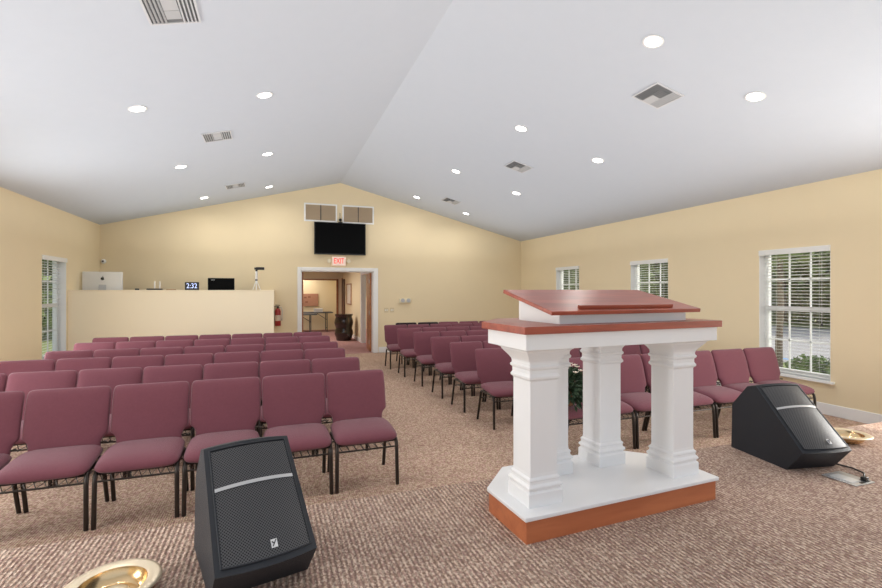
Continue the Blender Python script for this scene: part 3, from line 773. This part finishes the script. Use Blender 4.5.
for cx, cy in ((.178,.186),(.485,.49),(.90,.49),(1.185,.186)):
    bm = bmesh.new(); sqlathe(bm, prof, cx, cy); obj('column', bm, 'lacquer', lec)
bm = bmesh.new(); prism(bm, inset(FOOT, .008), CZ, 1.337-ST, .002); obj('apron', bm, 'lacquer', lec)
bm = bmesh.new(); prism(bm, inset([(0,0),(1.36,0),(1.36,.44),(1.12,.68),(.24,.68),(0,.44)], -.012), 1.337-ST, 1.375-ST, .003); obj('ledge', bm, 'mahogany', lec)
# box under the reading board
bz = 1.375-ST
bu0, bu1, bv0, bv1 = .275, 1.20, .10, .50
zb = lambda v: 1.425-ST + (v-.04)*(.113/.49)
bm = bmesh.new()
vs = [bm.verts.new(p) for p in [(bu0,bv0,bz),(bu1,bv0,bz),(bu1,bv1,bz),(bu0,bv1,bz),(bu0,bv0,zb(bv0)),(bu1,bv0,zb(bv0)),(bu1,bv1,zb(bv1)),(bu0,bv1,zb(bv1))]]
for f in [(3,2,1,0),(4,5,6,7),(0,1,5,4),(1,2,6,5),(2,3,7,6),(3,0,4,7)]: bm.faces.new([vs[i] for i in f])
obj('desk_box', bm, 'lacquer', lec)
sa = math.atan(.113/.49)
bm = bmesh.new(); box(bm, .18, 1.25, 0, .49/math.cos(sa), 0, .022, .003, Matrix.Translation((0,.04,zb(.04))) @ Matrix.Rotation(sa,4,'X')); rb = obj('reading_board', bm, 'mahogany', lec)
bm = bmesh.new(); box(bm, .38, 1.06, .035, .053, .0215, .042, .003, Matrix.Translation((0,.04,zb(.04))) @ Matrix.Rotation(sa,4,'X')); obj('book_stop', bm, 'mahogany', rb)

# ------------------------------------------------------------------ floor monitor speakers
def make_speaker(label, loc, rz):
    t = thing('stage_monitor', label, 'speaker', loc, rz, 'wedge speakers on the stage')
    # side profile (q forward = -y, z), origin at floor middle; P2 is front nose
    P2, P1, P0, P4, P3b, P3 = (0,.155), (.125,0), (.62,0), (.618,.345), (.475,.514), (.398,.534)
    W2, W3 = .200, .186
    n = 14
    def width(z): return W2 + (W3-W2)*max(0, min(1, (z-.15)/.41))
    prof = [P1, P0, P4, P3b, P3, P2]
    bm = bmesh.new(); cols = []
    for i in range(n+1):
        s = -1+2*i/n; bulge = .045*(1-s*s)
        col = []
        for k, (q, z) in enumerate(prof):
            w = width(z)
            if k == 4: q2, z2 = q-bulge*.35, z+bulge*.35
            elif k == 3: q2, z2 = q, z+bulge*.3
            elif k == 5: q2, z2 = q-bulge*.9, z+bulge*.15
            elif k == 0: q2, z2 = q-bulge*.1*0, z
            else: q2, z2 = q, z
            col.append(bm.verts.new((s*w, q2, z2)))
        cols.append(col)
    m = len(prof)
    for a, b in zip(cols, cols[1:]):
        for k in range(m): bm.faces.new([a[k], a[(k+1)%m], b[(k+1)%m], b[k]])
    bm.faces.new(cols[0][::-1]); bm.faces.new(cols[-1])
    es = [e for e in bm.edges if len(e.link_faces) == 2 and e.calc_face_angle(0) > .35]
    bmesh.ops.bevel(bm, geom=es, offset=.012, segments=3, profile=.5, affect='EDGES')
    shell = obj('cabinet', bm, 'spk', t, True, 35)
    # front face param: a 0 (bottom) .. 1 (top), s -1..1
    d = Vector((0, P3[0]-P2[0], P3[1]-P2[1])); ln = d.length
    nrm = Vector((0, -d.z, d.y)).normalized()
    def front(s, a, off=0):
        z = P2[1]+(P3[1]-P2[1])*a; w = width(z)
        bulge = .045*(1-s*s)
        q2 = P2[0]-bulge*.9; z2 = P2[1]+bulge*.15
        q3 = P3[0]-bulge*.35; z3 = P3[1]+bulge*.35
        return Vector((s*w, q2+(q3-q2)*a, z2+(z3-z2)*a)) + nrm*off
    bm = bmesh.new(); uv = bm.loops.layers.uv.new('UVMap')
    NS, NA = 20, 14; g = {}
    S0 = .86
    for i in range(NS+1):
        for j in range(NA+1):
            s = -S0+2*S0*i/NS; a = .05+.90*j/NA
            g[i,j] = (bm.verts.new(front(s, a, .004)), (s*.2, a*ln))
    for i in range(NS):
        for j in range(NA):
            q = [g[i,j], g[i+1,j], g[i+1,j+1], g[i,j+1]]
            f = bm.faces.new([x[0] for x in q])
            for l, x in zip(f.loops, q): l[uv].uv = x[1]
    gr = obj('grille', bm, 'grille', t, True)
    bm = bmesh.new()          # raised rubber rim round the grille
    loop = [(-S0-.02,.05),(S0+.02,.05),(S0+.02,.965),(-S0-.02,.965)]
    path = []
    for (s0,a0),(s1,a1) in zip(loop, loop[1:]+loop[:1]):
        for k in range(12): path.append(front(s0+(s1-s0)*k/12, a0+(a1-a0)*k/12, .004))
    path.append(path[0]); tube(bm, path, .004, 8, False); obj('grille_rim', bm, 'spk', t, True)
    bm = bmesh.new(); pts = []
    for k in range(21):
        s = -.86+1.72*k/20; pts.append((s, .60+.02*(1-s*s)))
    for off in (.0065,):
        lo = [bm.verts.new(front(s, a, off+.001)) for s, a in pts]; hi = [bm.verts.new(front(s, a+.028, off+.001)) for s, a in pts]
        for k in range(20): bm.faces.new([lo[k], lo[k+1], hi[k+1], hi[k]])
    obj('silver_strip', bm, 'silver', t, True)
    bm = bmesh.new()
    q = [front(s, a, .0085) for s, a in ((.06,.105),(.19,.105),(.19,.165),(.06,.165))]
    bm.faces.new([bm.verts.new(p) for p in q]); bd = obj('badge', bm, 'badge', t)
    bm = bmesh.new()
    for a_, b_ in (((.08,.15),(.12,.135)), ((.17,.158),(.09,.115))):
        p0, p1 = front(*a_, .010), front(*b_, .010); tube(bm, [p0, p1], .0022, 5)
    obj('badge_mark', bm, 'black', bd)
    # port slot low on the nose
    bm = bmesh.new(); pts = []
    c = Vector((0, .056, .085)); ax = Vector((0, P2[0]-P1[0], P2[1]-P1[1])).normalized()
    nn = Vector((0, -ax.z, ax.y))
    ring = [c + Vector((1,0,0))*.10*math.cos(2*PI*k/24) + ax*.016*math.sin(2*PI*k/24) - nn*0 for k in range(24)]
    tube(bm, ring+[ring[0]], .005, 6, False); bm.faces.new([bm.verts.new(p) for p in ring]); obj('port_slot', bm, 'black', t, True, 40)
    bm = bmesh.new()
    for s in (-1, 1):
        box(bm, s*.12-.03, s*.12+.03, .15, .45, -.0005, .004)
    return t
sp1 = make_speaker('black wedge monitor speaker at the left of the stage with perforated grille facing the camera', (-.02, 2.034, ST), .253)
sp2 = dup(sp1, (3.559, 2.163, ST), -.167, 'black wedge monitor speaker at the right of the stage by the window')

# ------------------------------------------------------------------ offering plates, floor box, cable
def plate(loc, label):
    t = thing('offering_plate', label, 'plate', loc, 0, 'offering plates on the stage')
    bm = bmesh.new(); lathe(bm, [(.0,.004),(.09,.0),(.105,.004),(.125,.035),(.128,.062)], 48, cap=False); lathe(bm, [(.0,.010),(.088,.008),(.100,.012),(.12,.040),(.124,.062)], 48, cap=False)
    obj('bowl', bm, 'brass', t, True)
    bm = bmesh.new(); lathe(bm, [(.123,.061),(.135,.067),(.16,.069),(.174,.065),(.176,.060),(.165,.062),(.135,.058),(.127,.056)], 48, cap=False); obj('rim', bm, 'brassrim', t, True)
    bm = bmesh.new(); lathe(bm, [(.0,.030),(.03,.030),(.055,.024),(.062,.012),(.062,.009)], 36, cap=False); obj('center_pad', bm, 'brassrim', t, True)
    return t
pl = plate((-.62, 2.26, ST), 'round brass offering plate on the carpet left of the near wedge speaker')
dup(pl, (4.50, 2.60, ST), 0, 'round brass offering plate partly hidden behind the right wedge speaker')
fb = thing('floor_box', 'silver metal floor box plate set in the stage carpet before the right speaker', 'floor box', (3.60, 2.065, ST+.001), math.radians(0))
bm = bmesh.new(); box(bm, -.095, .095, -.10, .105, 0, .006, .002); obj('cover_plate', bm, 'silver', fb)
bm = bmesh.new(); box(bm, -.07, .02, -.06, .07, .006, .010, .001); obj('flip_lid', bm, 'alu', fb)
bm = bmesh.new(); box(bm, .035, .075, -.085, -.045, .006, .009); box(bm, -.02, .02, -.09, -.075, .006, .009); obj('socket', bm, 'black', fb)
bm = bmesh.new(); tube(bm, [(3.80,2.38,ST+.03),(3.80,2.26,ST+.012),(3.83,2.17,ST+.008),(3.79,2.08,ST+.012),(3.71,2.035,ST+.03),(3.665,2.01,ST+.025),(3.655,2.005,ST+.011)], .006, 8)
box(bm, 3.64, 3.68, 1.99, 2.02, ST+.011, ST+.03, .004)
tag(obj('power_cable', bm, 'black', smooth=True, sharp=50), 'black cable running from the right wedge speaker to the floor box', 'cable')

# ------------------------------------------------------------------ flower arrangement on the first right front chair
fl = thing('flower_arrangement', 'leafy green arrangement with cream flowers on a chair behind the lectern', 'flowers', (2.60, 3.86, .472))
bm = bmesh.new(); lathe(bm, [(.0,0),(.09,0),(.11,.05),(.12,.13),(.108,.13),(.10,.05),(.0,.04)], 24, cap=False); obj('basket', bm, 'basket', fl, True)
bm = bmesh.new(); rnd = random.Random(11)
for k in range(620):
    th = rnd.uniform(0, 2*PI); ph = rnd.uniform(-.8, 1.25)
    R = rnd.uniform(.10, .235)
    c = Vector((math.cos(th)*math.cos(ph)*R, math.sin(th)*math.cos(ph)*R*.9-.03, .15+math.sin(ph)*R*.95))
    out = Vector((math.cos(th)*math.cos(ph), math.sin(th)*math.cos(ph), math.sin(ph)-.25)).normalized()
    sd = out.cross(Vector((rnd.gauss(0,1),rnd.gauss(0,1),rnd.gauss(0,1)))).normalized()
    L_, Wd = rnd.uniform(.05,.085), rnd.uniform(.012,.02)
    up = out.cross(sd)*.012
    p = [c-out*L_*.5, c+sd*Wd-up, c+out*L_*.2+up, c-sd*Wd-up, c+out*L_*.6]
    v = [bm.verts.new(q) for q in p]
    bm.faces.new([v[0],v[1],v[2]]); bm.faces.new([v[0],v[2],v[3]]); bm.faces.new([v[1],v[4],v[2]]); bm.faces.new([v[3],v[2],v[4]])
obj('leaves', bm, 'leaf', fl)
for k in range(16):
    th = k*2.4; R = .05+.012*k
    c = Vector((math.cos(th)*R, math.sin(th)*R*.9-.03, .385-.25*R+rnd.uniform(-.01,.01)))
    bm = bmesh.new()
    for j in range(7):
        a = j*2*PI/7
        d1 = Vector((math.cos(a), math.sin(a), .5)); s1 = Vector((-math.sin(a), math.cos(a), 0))
        v = [bm.verts.new(c + q) for q in (Vector((0,0,0)), d1*.018+s1*.011, d1*.032, d1*.018-s1*.011)]
        bm.faces.new(v)
    bmesh.ops.create_icosphere(bm, subdivisions=1, radius=.009, matrix=Matrix.Translation(c+Vector((0,0,.008))))
    obj('flower', bm, 'flower', fl)

# ------------------------------------------------------------------ light
w = bpy.data.worlds.new('World'); bpy.context.scene.world = w; w.use_nodes = True
nt = w.node_tree; bg = nt.nodes['Background']
tc = nt.nodes.new('ShaderNodeTexCoord'); sp = nt.nodes.new('ShaderNodeSeparateXYZ'); cr = nt.nodes.new('ShaderNodeValToRGB')
nt.links.new(tc.outputs['Generated'], sp.inputs[0]); nt.links.new(sp.outputs['Z'], cr.inputs['Fac'])
cr.color_ramp.elements[0].position = 0; cr.color_ramp.elements[0].color = (.93, .95, 1, 1)
cr.color_ramp.elements[1].position = .6; cr.color_ramp.elements[1].color = (.72, .83, 1, 1)
nt.links.new(cr.outputs['Color'], bg.inputs['Color']); bg.inputs['Strength'].default_value = 1.0
S = bpy.data.lights.new('sun', 'SUN'); S.energy = 4.2; S.angle = math.radians(1.2); S.color = (1,.95,.86)
so = bpy.data.objects.new('sun', S); C.objects.link(so)
so.rotation_euler = Vector((-.55,.42,-.62)).to_track_quat('-Z','Y').to_euler()
def area(name, loc, dirv, sx, sy, e, col=(1,1,1), spread=180):
    L = bpy.data.lights.new(name, 'AREA'); L.shape = 'RECTANGLE'; L.size = sx; L.size_y = sy; L.energy = e; L.color = col; L.spread = math.radians(spread)
    o = bpy.data.objects.new(name, L); C.objects.link(o); o.location = loc; o.rotation_euler = Vector(dirv).to_track_quat('-Z','Y').to_euler()
area('ceiling_fill', (XM, 5.3, 2.35), (0,.0001,1), 9.0, 12.0, 190, (.96,.98,1))  # added soft lamp without a fixture, brightens the ceiling for even bounce
for y in (1.83, 4.41, 7.0): area('window_daylight', (XL-.12, y, 1.28), (1,0,-.05), 1.0, 1.7, 75, (.95,.98,1))  # lamps added in the unseen left window openings to strengthen the side daylight
area('window_daylight', (XR+.12, 1.83, 1.28), (-1,.5,-.05), .9, 1.6, 120, (1,.97,.93))  # added lamp in an unseen opening, turned to brighten the right chairs
area('foyer_lamp', (0.6, 15.2, 2.43), (0,0,-1), 1.2, 1.2, 70, (1,.95,.87))
area('far_room_lamp', (0.6, 18.95, 2.43), (0,0,-1), 1.5, .5, 35, (1,.95,.87))

# ------------------------------------------------------------------ camera
cam = bpy.data.cameras.new('camera'); co = bpy.data.objects.new('camera', cam); C.objects.link(co)
cam.sensor_width = 36; cam.lens = 473/882*36; cam.shift_y = -2.8/882; cam.clip_start = .05; cam.clip_end = 300
co.location = (0, 0, 1.55); co.rotation_euler = (PI/2, 0, -math.atan(167/473))
bpy.context.scene.camera = co
vs = bpy.context.scene.view_settings
vs.view_transform = 'Standard'; vs.look = 'None'; vs.exposure = -0.12; vs.gamma = 1.0
